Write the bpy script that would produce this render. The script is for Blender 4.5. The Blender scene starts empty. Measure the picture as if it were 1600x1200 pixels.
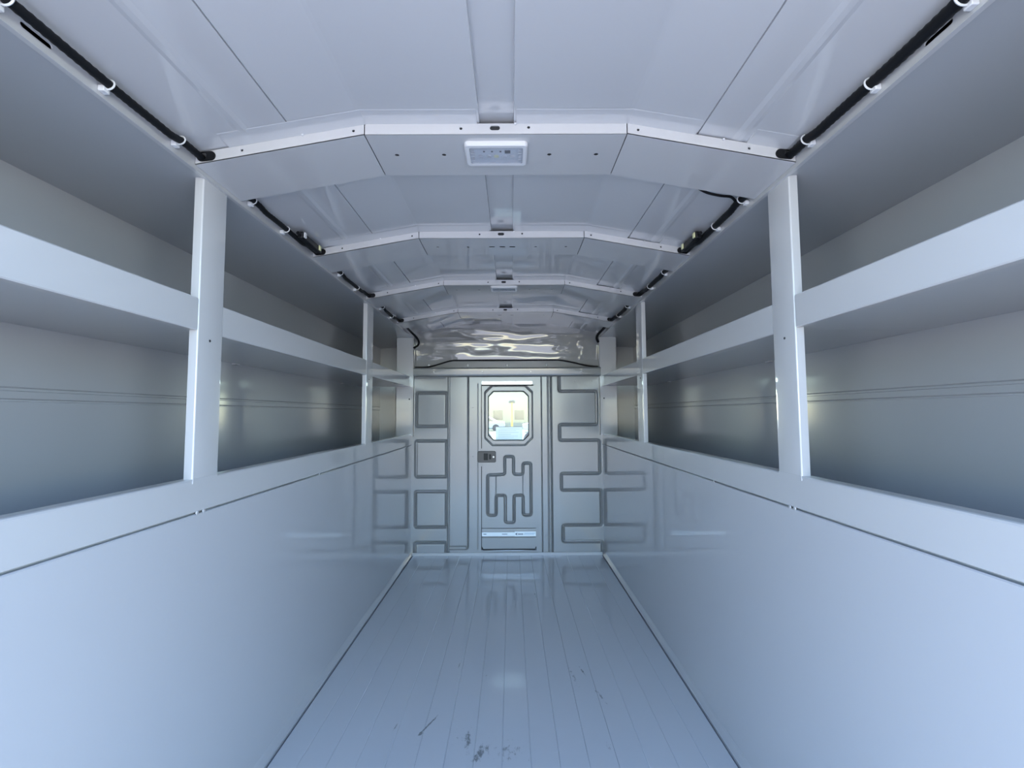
import bpy, bmesh, math, random
from mathutils import Vector, Matrix, noise as mnoise

random.seed(7)
scn = bpy.context.scene
COL = scn.collection

# ------------------------------------------------------------------ camera
cam_data = bpy.data.cameras.new('camera')
cam_data.sensor_fit = 'HORIZONTAL'
cam_data.sensor_width = 36.0
cam_data.lens = 723.5 / 1600 * 36.0
cam_data.clip_start = 0.02
cam_data.clip_end = 500
cam = bpy.data.objects.new('camera', cam_data)
COL.objects.link(cam)
_yaw, _pit, _rol = 0.0021, 0.0640, -0.0051
_F = Vector((math.sin(_yaw)*math.cos(_pit), math.cos(_yaw)*math.cos(_pit), math.sin(_pit)))
_R = Vector((math.cos(_yaw), -math.sin(_yaw), 0))
_U = _R.cross(_F)
_R2 = math.cos(_rol)*_R + math.sin(_rol)*_U
_U2 = -math.sin(_rol)*_R + math.cos(_rol)*_U
_m = Matrix((_R2, _U2, -_F)).transposed().to_4x4()
_m.translation = Vector((0.028, 0, 0.8893))
cam.matrix_world = _m
scn.camera = cam

# ------------------------------------------------------------------ world, sun, exposure
world = bpy.data.worlds.new('world')
scn.world = world
world.use_nodes = True
wn = world.node_tree
wn.nodes.clear()
sky = wn.nodes.new('ShaderNodeTexSky')
sky.sky_type = 'NISHITA'
sky.sun_disc = False
sky.sun_elevation = math.radians(48)
sky.sun_rotation = math.radians(-40)
sky.air_density = 1.0
sky.dust_density = 0.2
sky.ozone_density = 2.5
bg = wn.nodes.new('ShaderNodeBackground')
bg.inputs['Strength'].default_value = 0.42
wo = wn.nodes.new('ShaderNodeOutputWorld')
wn.links.new(sky.outputs[0], bg.inputs[0])
wn.links.new(bg.outputs[0], wo.inputs[0])

sun_data = bpy.data.lights.new('sun', 'SUN')
sun_data.energy = 5.0
sun_data.angle = 0.0093
sun_data.color = (1.0, 0.89, 0.80)
sun = bpy.data.objects.new('sun', sun_data)
COL.objects.link(sun)
# the sun stands ahead of the truck to the left; its rays travel towards +x, -y, -z
sun.rotation_euler = Vector((0.38, -0.36, -0.85)).to_track_quat('-Z', 'Y').to_euler()
sun.location = (-4, 5, 8)

scn.view_settings.view_transform = 'Standard'
scn.view_settings.look = 'None'
scn.view_settings.gamma = 1.0
scn.view_settings.use_curve_mapping = False
scn.view_settings.exposure = 1.75
scn.render.engine = 'CYCLES'
scn.cycles.max_bounces = 14
scn.cycles.diffuse_bounces = 10
scn.cycles.glossy_bounces = 6
scn.cycles.transparent_max_bounces = 12
scn.cycles.use_denoising = True
scn.cycles.sample_clamp_indirect = 8

# ------------------------------------------------------------------ materials
def mat(name, color, rough=0.4, metal=0.0, bump=0.0, bscale=200.0, vary=0.0, vscale=3.0, spec=0.5, coat=0.0, coat_rough=0.035):
    m = bpy.data.materials.new(name)
    m.use_nodes = True
    nt = m.node_tree
    p = nt.nodes['Principled BSDF']
    p.inputs['Base Color'].default_value = (*color, 1)
    p.inputs['Roughness'].default_value = rough
    p.inputs['Metallic'].default_value = metal
    p.inputs['Specular IOR Level'].default_value = spec
    p.inputs['Coat Weight'].default_value = coat
    p.inputs['Coat Roughness'].default_value = coat_rough
    p.inputs['Coat IOR'].default_value = 1.7
    tc = nt.nodes.new('ShaderNodeTexCoord')
    if vary > 0:
        n = nt.nodes.new('ShaderNodeTexNoise')
        n.inputs['Scale'].default_value = vscale
        n.inputs['Detail'].default_value = 5
        nt.links.new(tc.outputs['Object'], n.inputs['Vector'])
        r = nt.nodes.new('ShaderNodeMapRange')
        r.inputs['From Min'].default_value = 0.3
        r.inputs['From Max'].default_value = 0.7
        r.inputs['To Min'].default_value = max(0.0, rough - vary)
        r.inputs['To Max'].default_value = rough + vary
        nt.links.new(n.outputs['Fac'], r.inputs['Value'])
        nt.links.new(r.outputs['Result'], p.inputs['Roughness'])
    if bump > 0:
        n2 = nt.nodes.new('ShaderNodeTexNoise')
        n2.inputs['Scale'].default_value = bscale
        n2.inputs['Detail'].default_value = 2
        nt.links.new(tc.outputs['Object'], n2.inputs['Vector'])
        b = nt.nodes.new('ShaderNodeBump')
        b.inputs['Strength'].default_value = bump
        b.inputs['Distance'].default_value = 0.001
        nt.links.new(n2.outputs['Fac'], b.inputs['Height'])
        nt.links.new(b.outputs['Normal'], p.inputs['Normal'])
    return m

WHITE = (0.76, 0.78, 0.80)
M = {}
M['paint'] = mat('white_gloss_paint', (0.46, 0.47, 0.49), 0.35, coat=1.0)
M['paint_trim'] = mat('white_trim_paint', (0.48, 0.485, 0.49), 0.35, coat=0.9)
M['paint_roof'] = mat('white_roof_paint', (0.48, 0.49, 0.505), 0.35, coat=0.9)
M['paint_shaded'] = mat('white_paint_shaded', (0.37, 0.385, 0.40), 0.35, bump=0.05, bscale=320, coat=0.8, coat_rough=0.13)  # same white paint, with the compartments' shade darkened into its colour
M['steel'] = mat('grey_header_enamel', (0.20, 0.21, 0.21), 0.3, metal=0.15, coat=0.6)
M['grey'] = mat('bulkhead_grey_paint', (0.29, 0.30, 0.305), 0.34, coat=0.55, coat_rough=0.16)
M['nose'] = mat('buckled_grey_panel', (0.235, 0.24, 0.245), 0.3, coat=1.0, coat_rough=0.02)
M['strip'] = mat('grey_strip_paint', (0.26, 0.27, 0.27), 0.4, coat=0.3)
M['rubber'] = mat('black_conduit', (0.004, 0.0045, 0.006), 0.55, spec=0.25)
M['black'] = mat('black_plastic', (0.006, 0.0065, 0.008), 0.45, spec=0.3)
M['seal'] = mat('dark_seal_and_shade', (0.02, 0.022, 0.025), 0.7)  # rubber seals; also painted shade behind holes and slots
M['nylon'] = mat('white_nylon', (0.62, 0.63, 0.64), 0.35)
M['yellowclip'] = mat('pale_yellow_plastic', (0.62, 0.62, 0.36), 0.4)
M['bolt'] = mat('zinc_bolt', (0.82, 0.83, 0.84), 0.25, metal=0.25)
M['latch'] = mat('brown_grey_latch', (0.06, 0.055, 0.055), 0.4)
M['decal'] = mat('glossy_white_decal', (0.88, 0.96, 0.99), 0.25, coat=1.0)
M['ink'] = mat('dark_ink', (0.03, 0.07, 0.14), 0.5)
M['ink_pale'] = mat('pale_blue_ink', (0.20, 0.40, 0.58), 0.5)
M['paper'] = mat('white_paper', (0.86, 0.88, 0.88), 0.7)
def paper_mat():
    m = M['paper']; nt = m.node_tree; p = nt.nodes['Principled BSDF']; o = [n for n in nt.nodes if n.type == 'OUTPUT_MATERIAL'][0]
    tr = nt.nodes.new('ShaderNodeBsdfTranslucent'); tr.inputs[0].default_value = (1, 1, 1, 1)
    mx = nt.nodes.new('ShaderNodeMixShader'); mx.inputs[0].default_value = 0.95
    nt.links.new(p.outputs[0], mx.inputs[1]); nt.links.new(tr.outputs[0], mx.inputs[2]); nt.links.new(mx.outputs[0], o.inputs[0])
paper_mat()
M['papermark'] = mat('faint_print', (0.66, 0.70, 0.72), 0.7)
M['concrete'] = mat('concrete_yard', (0.51, 0.48, 0.445), 0.85, bump=0.4, bscale=30)
M['lawn'] = mat('pale_lawn', (0.15, 0.185, 0.115), 0.9, bump=0.5, bscale=12)
M['cream'] = mat('cream_siding', (0.33, 0.29, 0.20), 0.8)
M['roofing'] = mat('tan_roofing', (0.20, 0.18, 0.14), 0.8)
M['darkglass'] = mat('dark_window', (0.04, 0.05, 0.06), 0.1)
M['yellow'] = mat('yellow_pole_paint', (0.50, 0.40, 0.02), 0.4)
M['leaf'] = mat('yellow_green_leaves', (0.20, 0.22, 0.06), 0.8)
M['bark'] = mat('bark', (0.14, 0.10, 0.07), 0.9)
M['carwhite'] = mat('white_car_paint', (0.45, 0.45, 0.45), 0.35)
M['tyre'] = mat('tyre_rubber', (0.02, 0.02, 0.02), 0.8)
M['seat'] = mat('seat_fabric', (0.20, 0.20, 0.22), 0.9)
M['cabplastic'] = mat('cab_plastic', (0.25, 0.26, 0.27), 0.6)

# floor: same white paint with dirt scuffs that sit where they were made
def floor_mat():
    m = mat('floor_paint', (0.57, 0.59, 0.61), 0.35, coat=1.0)
    nt = m.node_tree
    p = nt.nodes['Principled BSDF']
    tc = nt.nodes.new('ShaderNodeTexCoord')
    def math_(op, a, b=None):
        n = nt.nodes.new('ShaderNodeMath'); n.operation = op
        for k, v in enumerate((a, b)):
            if v is None: continue
            if isinstance(v, (int, float)): n.inputs[k].default_value = v
            else: nt.links.new(v, n.inputs[k])
        return n.outputs[0]
    nz = nt.nodes.new('ShaderNodeTexNoise')
    nz.inputs['Scale'].default_value = 95; nz.inputs['Detail'].default_value = 6; nz.inputs['Roughness'].default_value = 0.7
    mp = nt.nodes.new('ShaderNodeMapping'); mp.inputs['Scale'].default_value = (1.0, 0.55, 1)
    nt.links.new(tc.outputs['Object'], mp.inputs['Vector']); nt.links.new(mp.outputs[0], nz.inputs['Vector'])
    total = None
    # x, y, radius x, radius y, tilt, strength
    for (x, y, rx, ry, a, s) in ((-0.094, 1.325, 0.010, 0.060, 0.0, 0.75), (-0.060, 1.275, 0.017, 0.050, -0.4, 0.75),
                                 (-0.214, 1.386, 0.0035, 0.055, -0.45, 1.25), (-0.2285, 1.352, 0.0035, 0.006, 0, 1.9),
                                 (-0.307, 1.375, 0.003, 0.022, -0.2, 0.9), (0.02, 1.285, 0.06, 0.05, 0, 0.55),
                                 (-0.13, 1.34, 0.03, 0.04, 0, 0.45), (0.235, 1.62, 0.010, 0.12, 0.15, 0.55),
                                 (0.305, 1.52, 0.006, 0.06, 0.3, 0.75), (0.27, 1.66, 0.004, 0.05, 0.25, 0.8),
                                 (0.285, 1.30, 0.02, 0.03, 0, 0.5), (-0.16, 1.70, 0.004, 0.05, -0.1, 0.6),
                                 (-0.06, 1.62, 0.02, 0.08, 0, 0.4), (0.14, 2.35, 0.004, 0.09, 0.1, 0.7)):
        mp2 = nt.nodes.new('ShaderNodeMapping'); mp2.vector_type = 'TEXTURE'
        mp2.inputs['Location'].default_value = (x, y, 0)
        mp2.inputs['Rotation'].default_value = (0, 0, a)
        mp2.inputs['Scale'].default_value = (rx, ry, 1)
        nt.links.new(tc.outputs['Object'], mp2.inputs['Vector'])
        sx = nt.nodes.new('ShaderNodeSeparateXYZ'); nt.links.new(mp2.outputs[0], sx.inputs[0])
        d2 = math_('ADD', math_('MULTIPLY', sx.outputs[0], sx.outputs[0]), math_('MULTIPLY', sx.outputs[1], sx.outputs[1]))
        g = math_('MULTIPLY', math_('POWER', 2.718, math_('MULTIPLY', d2, -1.0)), s)
        total = g if total is None else math_('ADD', total, g)
    amt = math_('SUBTRACT', math_('ADD', math_('MULTIPLY', total, 0.42), nz.outputs['Fac']), 0.72)
    amt = math_('MINIMUM', math_('MAXIMUM', math_('MULTIPLY', amt, 5.0), 0.0), 0.8)
    mx = nt.nodes.new('ShaderNodeMix'); mx.data_type = 'RGBA'
    mx.inputs[6].default_value = (0.57, 0.59, 0.61, 1); mx.inputs[7].default_value = (0.10, 0.11, 0.11, 1)
    nt.links.new(amt, mx.inputs[0]); nt.links.new(mx.outputs[2], p.inputs['Base Color'])
    return m
M['floor'] = floor_mat()
M['floor'].node_tree.nodes['Principled BSDF'].inputs['Coat IOR'].default_value = 1.55
M['floor'].node_tree.nodes['Principled BSDF'].inputs['Coat Roughness'].default_value = 0.06

def glass_mat():
    m = bpy.data.materials.new('clear_glass'); m.use_nodes = True
    nt = m.node_tree; nt.nodes.clear()
    o = nt.nodes.new('ShaderNodeOutputMaterial')
    t = nt.nodes.new('ShaderNodeBsdfTransparent'); t.inputs[0].default_value = (0.90, 0.94, 0.91, 1)
    g = nt.nodes.new('ShaderNodeBsdfGlossy'); g.inputs['Roughness'].default_value = 0.02
    f = nt.nodes.new('ShaderNodeFresnel'); f.inputs[0].default_value = 1.45
    mx = nt.nodes.new('ShaderNodeMixShader')
    nt.links.new(f.outputs[0], mx.inputs[0]); nt.links.new(t.outputs[0], mx.inputs[1]); nt.links.new(g.outputs[0], mx.inputs[2])
    nt.links.new(mx.outputs[0], o.inputs[0])
    return m
M['glass'] = glass_mat()
def lens_mat():
    m = bpy.data.materials.new('ribbed_clear_lens'); m.use_nodes = True
    nt = m.node_tree
    p = nt.nodes['Principled BSDF']
    p.inputs['Base Color'].default_value = (0.92, 0.95, 1, 1)
    p.inputs['Roughness'].default_value = 0.08
    p.inputs['Transmission Weight'].default_value = 0.85
    p.inputs['IOR'].default_value = 1.3
    return m
M['lens'] = lens_mat()

# ------------------------------------------------------------------ mesh helpers
class MB:
    def __init__(s): s.v = []; s.f = []
    def add(s, vs, fs):
        o = len(s.v); s.v += [tuple(q) for q in vs]; s.f += [tuple(i + o for i in f) for f in fs]; return s
    def box(s, x0, x1, y0, y1, z0, z1):
        if x0 > x1: x0, x1 = x1, x0
        return s.add([(x0,y0,z0),(x1,y0,z0),(x1,y1,z0),(x0,y1,z0),(x0,y0,z1),(x1,y0,z1),(x1,y1,z1),(x0,y1,z1)],
                     [(0,3,2,1),(4,5,6,7),(0,1,5,4),(1,2,6,5),(2,3,7,6),(3,0,4,7)])
    def tube(s, pts, r, n=10, closed=False):
        pts = [Vector(p) for p in pts]; N = len(pts); rings = []; up = None
        for i, p in enumerate(pts):
            if closed: t = (pts[(i+1) % N] - pts[i-1]).normalized()
            else: t = (pts[min(i+1, N-1)] - pts[max(i-1, 0)]).normalized()
            if up is None:
                up = t.orthogonal().normalized()
            up = (up - t*up.dot(t)).normalized(); w = t.cross(up)
            rr = r[i] if isinstance(r, (list, tuple)) else r
            rings.append([p + rr*(math.cos(2*math.pi*k/n)*up + math.sin(2*math.pi*k/n)*w) for k in range(n)])
        vs = [q for ring in rings for q in ring]; fs = []
        for i in range(N if closed else N-1):
            j = (i+1) % N
            for k in range(n):
                fs.append((i*n+k, i*n+(k+1) % n, j*n+(k+1) % n, j*n+k))
        if not closed:
            fs.append(tuple(range(n-1, -1, -1))); fs.append(tuple((N-1)*n+k for k in range(n)))
        return s.add(vs, fs)
    def lathe(s, prof, c, axis=(0,0,1), n=20):
        c = Vector(c); a = Vector(axis).normalized(); u = a.orthogonal().normalized(); w = a.cross(u); vs = []; fs = []
        for (r, h) in prof:
            for k in range(n):
                an = 2*math.pi*k/n
                vs.append(c + a*h + (u*math.cos(an) + w*math.sin(an))*r)
        for i in range(len(prof)-1):
            for k in range(n):
                fs.append((i*n+k, i*n+(k+1) % n, (i+1)*n+(k+1) % n, (i+1)*n+k))
        fs.append(tuple(range(n-1,-1,-1))); fs.append(tuple((len(prof)-1)*n+k for k in range(n)))
        return s.add(vs, fs)
    def extrude_profile(s, prof, y0, y1, closed=False, segs=1):
        """prof: list of (x,z); swept along y"""
        n = len(prof); vs = []; fs = []
        for j in range(segs+1):
            y = y0 + (y1-y0)*j/segs
            vs += [(x, y, z) for x, z in prof]
        for j in range(segs):
            for i in range(n if closed else n-1):
                k = (i+1) % n
                fs.append((j*n+i, j*n+k, (j+1)*n+k, (j+1)*n+i))
        if closed:
            fs.append(tuple(range(n-1,-1,-1))); fs.append(tuple(segs*n+i for i in range(n)))
        return s.add(vs, fs)
    def prism(s, outline, f3, d):
        """solid from a 2-D outline; f3 maps (a,b)->xyz; d is the thickness vector"""
        d = Vector(d); n = len(outline)
        A = [Vector(f3(*q)) for q in outline]
        return s.add(A + [p + d for p in A], [tuple(range(n-1,-1,-1)), tuple(range(n, 2*n))] + [(i, (i+1) % n, n+(i+1) % n, n+i) for i in range(n)])
    def plate(s, outline, holes, f3, d):
        """sheet with real holes"""
        bm = bmesh.new(); loops = []
        for lp in [outline] + list(holes):
            vs = [bm.verts.new((a, b, 0)) for a, b in lp]
            loops.append(vs)
            for i in range(len(vs)): bm.edges.new((vs[i], vs[(i+1) % len(vs)]))
        bmesh.ops.triangle_fill(bm, use_beauty=True, use_dissolve=False, edges=bm.edges[:], normal=(0,0,1))
        bm.verts.index_update()
        P = [v.co.copy() for v in bm.verts]; T = [tuple(v.index for v in f.verts) for f in bm.faces]
        L = [[v.index for v in lp] for lp in loops]
        bm.free()
        d = Vector(d); n = len(P)
        A = [Vector(f3(p.x, p.y)) for p in P]
        fs = [t[::-1] for t in T] + [tuple(i+n for i in t) for t in T]
        for lp in L:
            for i in range(len(lp)):
                a, b = lp[i], lp[(i+1) % len(lp)]
                fs.append((a, b, b+n, a+n))
        return s.add(A + [p + d for p in A], fs)

def obj(name, mb, m, parent=None, smooth=False, bevel=0.0, seg=2, fix=True):
    me = bpy.data.meshes.new(name)
    me.from_pydata(mb.v, [], mb.f)
    me.validate()
    if fix:
        bm = bmesh.new(); bm.from_mesh(me)
        bmesh.ops.recalc_face_normals(bm, faces=bm.faces[:])
        bm.to_mesh(me); bm.free()
    me.materials.append(M[m] if isinstance(m, str) else m)
    o = bpy.data.objects.new(name, me); COL.objects.link(o)
    if parent is not None: o.parent = parent
    if smooth:
        me.shade_smooth()
        try: me.set_sharp_from_angle(angle=math.radians(38))
        except Exception: pass
    if bevel > 0:
        b = o.modifiers.new('bevel', 'BEVEL'); b.width = bevel; b.segments = seg; b.limit_method = 'ANGLE'; b.angle_limit = math.radians(40)
        me.shade_smooth()
        try: me.set_sharp_from_angle(angle=math.radians(38))
        except Exception: pass
    return o

def tag(o, label, cat, group=None):
    o['label'] = label; o['category'] = cat
    if group: o['group'] = group
    return o
def thing(name, label, cat, loc=(0,0,0), group=None):
    o = bpy.data.objects.new(name, None); COL.objects.link(o); o.location = loc; o.empty_display_size = 0.05
    return tag(o, label, cat, group)
def struct(o, label=None, cat=None):
    o['kind'] = 'structure'
    if label: o['label'] = label
    if cat: o['category'] = cat
    return o
def at_base(root, bases):
    """parts modelled in world units: shift them so they sit under the root's base"""
    for o in bases:
        o.location = o.location - root.location
def circle(cx, cz, r, n=14): return [(cx + r*math.cos(2*math.pi*i/n), cz + r*math.sin(2*math.pi*i/n)) for i in range(n)]
def oval(cx, cz, w, h, n=8):
    r = h/2; L = w/2 - r; q = []
    for i in range(n+1): q.append((cx + L + r*math.cos(-math.pi/2 + math.pi*i/n), cz + r*math.sin(-math.pi/2 + math.pi*i/n)))
    for i in range(n+1): q.append((cx - L + r*math.cos(math.pi/2 + math.pi*i/n), cz + r*math.sin(math.pi/2 + math.pi*i/n)))
    return q
def rrect(x0, x1, z0, z1, r, n=5):
    q = []
    for cx, cz, a in ((x1-r, z0+r, -90), (x1-r, z1-r, 0), (x0+r, z1-r, 90), (x0+r, z0+r, 180)):
        for i in range(n+1):
            t = math.radians(a + 90*i/n); q.append((cx + r*math.cos(t), cz + r*math.sin(t)))
    return q

# ------------------------------------------------------------------ dimensions of the body (metres; floor at z = 0, aisle along +y)
Y0 = 0.12            # rear opening
D = 2.986            # bulkhead
YE = 3.35            # front end of the side compartments
WX = 0.61            # inner side walls
OX = 0.92            # outer side walls
SILL = 0.761
SEAM = 0.692
BOWS = (0.899, 1.451, 1.994, 2.536)
BD = 0.159           # bow depth
ZB, ZBE = 1.451, 1.3900   # bow underside at the middle, at the ends
XB, XE = 0.265, 0.604
ZC, ZCE = 1.4765, 1.4165  # ceiling at the middle, at the eaves
def ceil_z(x):
    x = abs(x)
    return ZC if x <= XB else ZC + (ZCE - ZC)*(x - XB)/(XE - XB)
def bow_z(x):
    x = abs(x)
    return ZB if x <= XB else ZB + (ZBE - ZB)*(x - XB)/(XE - XB)
SIDE = {-1: 'left', 1: 'right'}

# ================================================================== LARGE STRUCTURE
# ---- floor of interlocking planks
mb = MB(); rnd = random.Random(3)
PW = 0.0743; xs0 = -0.594
n = 16
prof = []
for i in range(n):
    a = xs0 + i*PW; b = a + PW
    if i == n-1: b = 0.594
    t = rnd.uniform(-0.00022, 0.00022); h = rnd.uniform(-0.0003, 0.0003)
    g = 0.0006 + 0.0016*rnd.random()**2; prof += [(a+0.0003, -g), (a+0.0016, h - t), (a+0.03, h - t*0.2), (b-0.03, h + t*0.2), (b-0.0016, h + t), (b-0.0003, -g)]
prof = prof + [(0.594, -0.03), (-0.594, -0.03)]
mb.extrude_profile(prof, Y0, D-0.012, closed=True)
fl = struct(obj('floor', mb, 'floor'))
mb = MB().box(-OX, OX, Y0, YE, -0.06, -0.032)
struct(obj('floor_underside', mb, 'seal'))

# ---- side walls with sill strips, compartments outside them
for s in (-1, 1):
    sd = SIDE[s]
    mb = MB()
    mb.extrude_profile([(s*(WX+0.008), SEAM-0.0045), (s*(WX+0.002), SEAM-0.002), (s*WX, SEAM-0.004), (s*WX, 0.026), (s*(WX-0.002), 0.020), (s*0.6005, 0.0055), (s*0.5985, 0.004), (s*0.5975, -0.028),
                        (s*(WX+0.008), -0.028)], Y0, D, closed=True)
    struct(obj('wall_'+sd, mb, 'paint'))
    mb = MB()
    mb.extrude_profile([(s*(WX+0.012), SEAM-0.02), (s*(WX+0.010), SEAM+0.0016), (s*(WX+0.0015), SEAM+0.0016), (s*WX, SEAM+0.003), (s*WX, SILL-0.004), (s*(WX+0.0012), SILL-0.0012), (s*(WX+0.004), SILL),
                        (s*(WX+0.026), SILL), (s*(WX+0.026), SILL-0.012), (s*(WX+0.030), SEAM-0.02)], Y0, D, closed=True)
    struct(obj('trim_1' if s < 0 else 'trim_2', mb, 'paint_trim'))
    # outer wall with its pressed double bead, floor, top and ends of the compartment
    mb = MB()
    mb.extrude_profile([(s*OX, 0.15), (s*OX, 0.9165), (s*(OX+0.003), 0.918), (s*(OX+0.003), 0.9205), (s*(OX-0.002), 0.923), (s*(OX-0.002), 0.9365), (s*(OX+0.005), 0.938), (s*(OX+0.005), 0.9425),
                        (s*OX, 0.945), (s*OX, 1.367), (s*(OX+0.02), 1.367), (s*(OX+0.02), 0.15)], Y0, YE, closed=True)
    struct(obj('wall_outer_'+sd, mb, 'paint_shaded'))
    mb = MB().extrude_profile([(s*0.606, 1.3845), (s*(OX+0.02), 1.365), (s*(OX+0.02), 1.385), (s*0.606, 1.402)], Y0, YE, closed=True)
    struct(obj('ceiling_compartment_'+sd, mb, 'paint_shaded'))
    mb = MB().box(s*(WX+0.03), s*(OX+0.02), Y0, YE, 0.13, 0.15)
    struct(obj('floor_compartment_'+sd, mb, 'paint_shaded'))
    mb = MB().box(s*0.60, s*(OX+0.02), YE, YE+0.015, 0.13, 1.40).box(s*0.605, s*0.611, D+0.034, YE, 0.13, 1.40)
    struct(obj('wall_compartment_front_'+sd, mb, 'paint_shaded'))
    mb = MB().box(s*(WX+0.03), s*(OX+0.02), Y0-0.012, Y0, 0.13, 1.40)
    struct(obj('wall_compartment_rear_'+sd, mb, 'paint_shaded'))
    mb = MB().box(s*0.600, s*0.640, 3.012, 3.07, 1.13, 1.50).box(s*0.6045, s*0.640, D-0.02, 3.014, 1.3830, 1.50)
    struct(obj('trim_9' if s < 0 else 'trim_10', mb, 'paint_shaded'))
    # eave rail, slotted
    holes = [oval(0.589, 1.3965, 0.042, 0.0075), oval(0.985, 1.3945, 0.03, 0.006)]
    mb = MB().plate([(Y0, 1.3835), (D, 1.3835), (D, 1.4185), (Y0, 1.4185)], holes, lambda a, b, s=s: (s*0.6035, a, b), (s*0.002, 0, 0))
    mb.box(s*0.6035, s*0.612, Y0, D, 1.3815, 1.3838)
    struct(obj('trim_3' if s < 0 else 'trim_4', mb, 'paint_trim'))
    mb = MB().box(s*0.6060, s*0.6085, Y0, D, 1.386, 1.414)  # dark sheet added behind the slots, shade put in as colour
    struct(obj('slot_shade_left' if s < 0 else 'slot_shade_right', mb, 'seal'))

# ---- ceiling: flat middle, sloping sides, recessed middle strip, lapped seams
mb = MB()
prof = [(-0.612, ceil_z(0.612)), (-0.500, ceil_z(0.500)), (-0.493, ceil_z(0.493)-0.0012), (-0.484, ceil_z(0.484)-0.0014), (-0.475, ceil_z(0.475)), (-0.4035, ceil_z(0.4035)), (-0.4035, ceil_z(0.4035)+0.004), (-0.4005, ceil_z(0.4005)+0.004), (-0.4005, ceil_z(0.4005)), (-XB-0.004, ceil_z(XB+0.004)), (-XB+0.004, ZC),
        (-0.0335, ZC), (-0.0325, ZC+0.009), (0.0355, ZC+0.009), (0.0365, ZC), (XB-0.004, ZC), (XB+0.004, ceil_z(XB+0.004)),
        (0.4055, ceil_z(0.4055)), (0.4055, ceil_z(0.4055)+0.004), (0.4085, ceil_z(0.4085)+0.004), (0.4085, ceil_z(0.4085)), (0.475, ceil_z(0.475)), (0.484, ceil_z(0.484)-0.0014), (0.493, ceil_z(0.493)-0.0012), (0.500, ceil_z(0.500)), (0.612, ceil_z(0.612))]
prof2 = prof + [(0.612, 1.50), (-0.612, 1.50)]
mb.extrude_profile(prof2, Y0, D+0.06, closed=True)
ceiling = struct(obj('ceiling', mb, 'paint_roof'))
# lap flange ahead of each bow
for k, yb in enumerate(BOWS):
    for (xa, xb_) in ((-0.535, -0.262), (-0.262, -0.038), (0.041, 0.268), (0.268, 0.402), (0.505, 0.585)):
        mb = MB().add([(x, yb-0.042+q, ceil_z(x)-d_) for x in (xa, xb_) for q, d_ in ((0, 0.0002), (0.002, 0.0008), (0.042, 0.0032), (0.042, 0.0002))], [(0,1,5,4), (1,2,6,5), (2,3,7,6), (3,0,4,7), (3,2,1,0), (4,5,6,7)])
        obj('lap_flange', mb, 'paint_roof', ceiling)

# ---- bulkhead ------------------------------------------------------
def bx(X): return -0.952 + 0.0013664*X        # plan units of the bulkhead drawing -> metres
def bz(Y): return 1.4858 - 0.00135*Y
def rounded(pts, r, closed=False, n=5):
    """round the corners of a polyline"""
    P = [Vector(p) for p in pts]; N = len(P); out = []
    for i in range(N):
        if not closed and i in (0, N-1): out.append(P[i]); continue
        a, b, c = P[i-1], P[i], P[(i+1) % N]
        rr = min(r, (a-b).length/2.01, (c-b).length/2.01)
        p0 = b + (a-b).normalized()*rr; p1 = b + (c-b).normalized()*rr
        for k in range(n+1):
            t = k/n; out.append((1-t)**2*p0 + 2*t*(1-t)*b + t*t*p1)
    if closed: out.append(out[0].copy())
    return [(p.x, p.y) for p in out]
import numpy as np
def swage_sheet(x0, x1, z0, z1, y, grooves, step=0.0026, hole=None):
    """grooves: (polyline in metres, half width, depth)"""
    nx = int((x1-x0)/step)+1; nz = int((z1-z0)/step)+1
    gx = np.linspace(x0, x1, nx); gz = np.linspace(z0, z1, nz)
    GX, GZ = np.meshgrid(gx, gz)
    H = np.zeros_like(GX)
    for poly, w, d in grooves:
        dist = np.full_like(GX, 9.0)
        for (ax, az), (cx, cz) in zip(poly[:-1], poly[1:]):
            ex, ez = cx-ax, cz-az; L2 = ex*ex + ez*ez
            if L2 < 1e-12: continue
            t = np.clip(((GX-ax)*ex + (GZ-az)*ez)/L2, 0, 1)
            dist = np.minimum(dist, np.hypot(GX-ax-t*ex, GZ-az-t*ez))
        q = np.clip(dist/w, 0, 1); H = np.maximum(H, d*(0.55*(1-q) + 0.45*(0.5+0.5*np.cos(np.pi*q))))
    vs = [(float(GX[j,i]), float(y + H[j,i]), float(GZ[j,i])) for j in range(nz) for i in range(nx)]
    fs = []
    for j in range(nz-1):
        for i in range(nx-1):
            if hole and hole((gx[i]+gx[i+1])/2, (gz[j]+gz[j+1])/2): continue
            a = j*nx+i
            fs.append((a, a+1, a+nx+1, a+nx))
    mb = MB(); mb.v = vs; mb.f = fs
    return mb
def B(*pts): return [(bx(a), bz(b)) for a, b in pts]
SW, SDp = 0.0115, 0.021
YB = 2.980
wall_back = bpy.data.objects.new('wall_back', None); COL.objects.link(wall_back); struct(wall_back)
gl = []
for (a, b, c, d) in ((272, 414, 341, 500), (271, 414, 569, 737), (270, 414, 806, 971)):
    gl.append((rounded(B((a, b+0*c)) if False else B((a, c), (b, c), (b, d), (a, d)), 0.012, True), SW, SDp))
gl.append((rounded(B((269, 1100), (269, 1042), (414, 1042), (414, 1100)), 0.012), SW, SDp))
gl.append((rounded(B((262, 270), (405, 270)), 0.01), 0.004, 0.002))
gl.append((B((424, 262), (424, 1100)), 0.0085, 0.018))
gl.append((rounded(B((515, 262), (515, 1072), (430, 1072)), 0.02), 0.0065, 0.012))
gl.append((B((432, 1066), (500, 1066)), 0.014, 0.008))
gl.append((B((560, 300), (560, 1074)), 0.003, 0.002))
obj('pressed_panel', swage_sheet(bx(247), bx(576), bz(1098), bz(262), YB, gl), 'grey', wall_back, smooth=True)
gr = []
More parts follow.
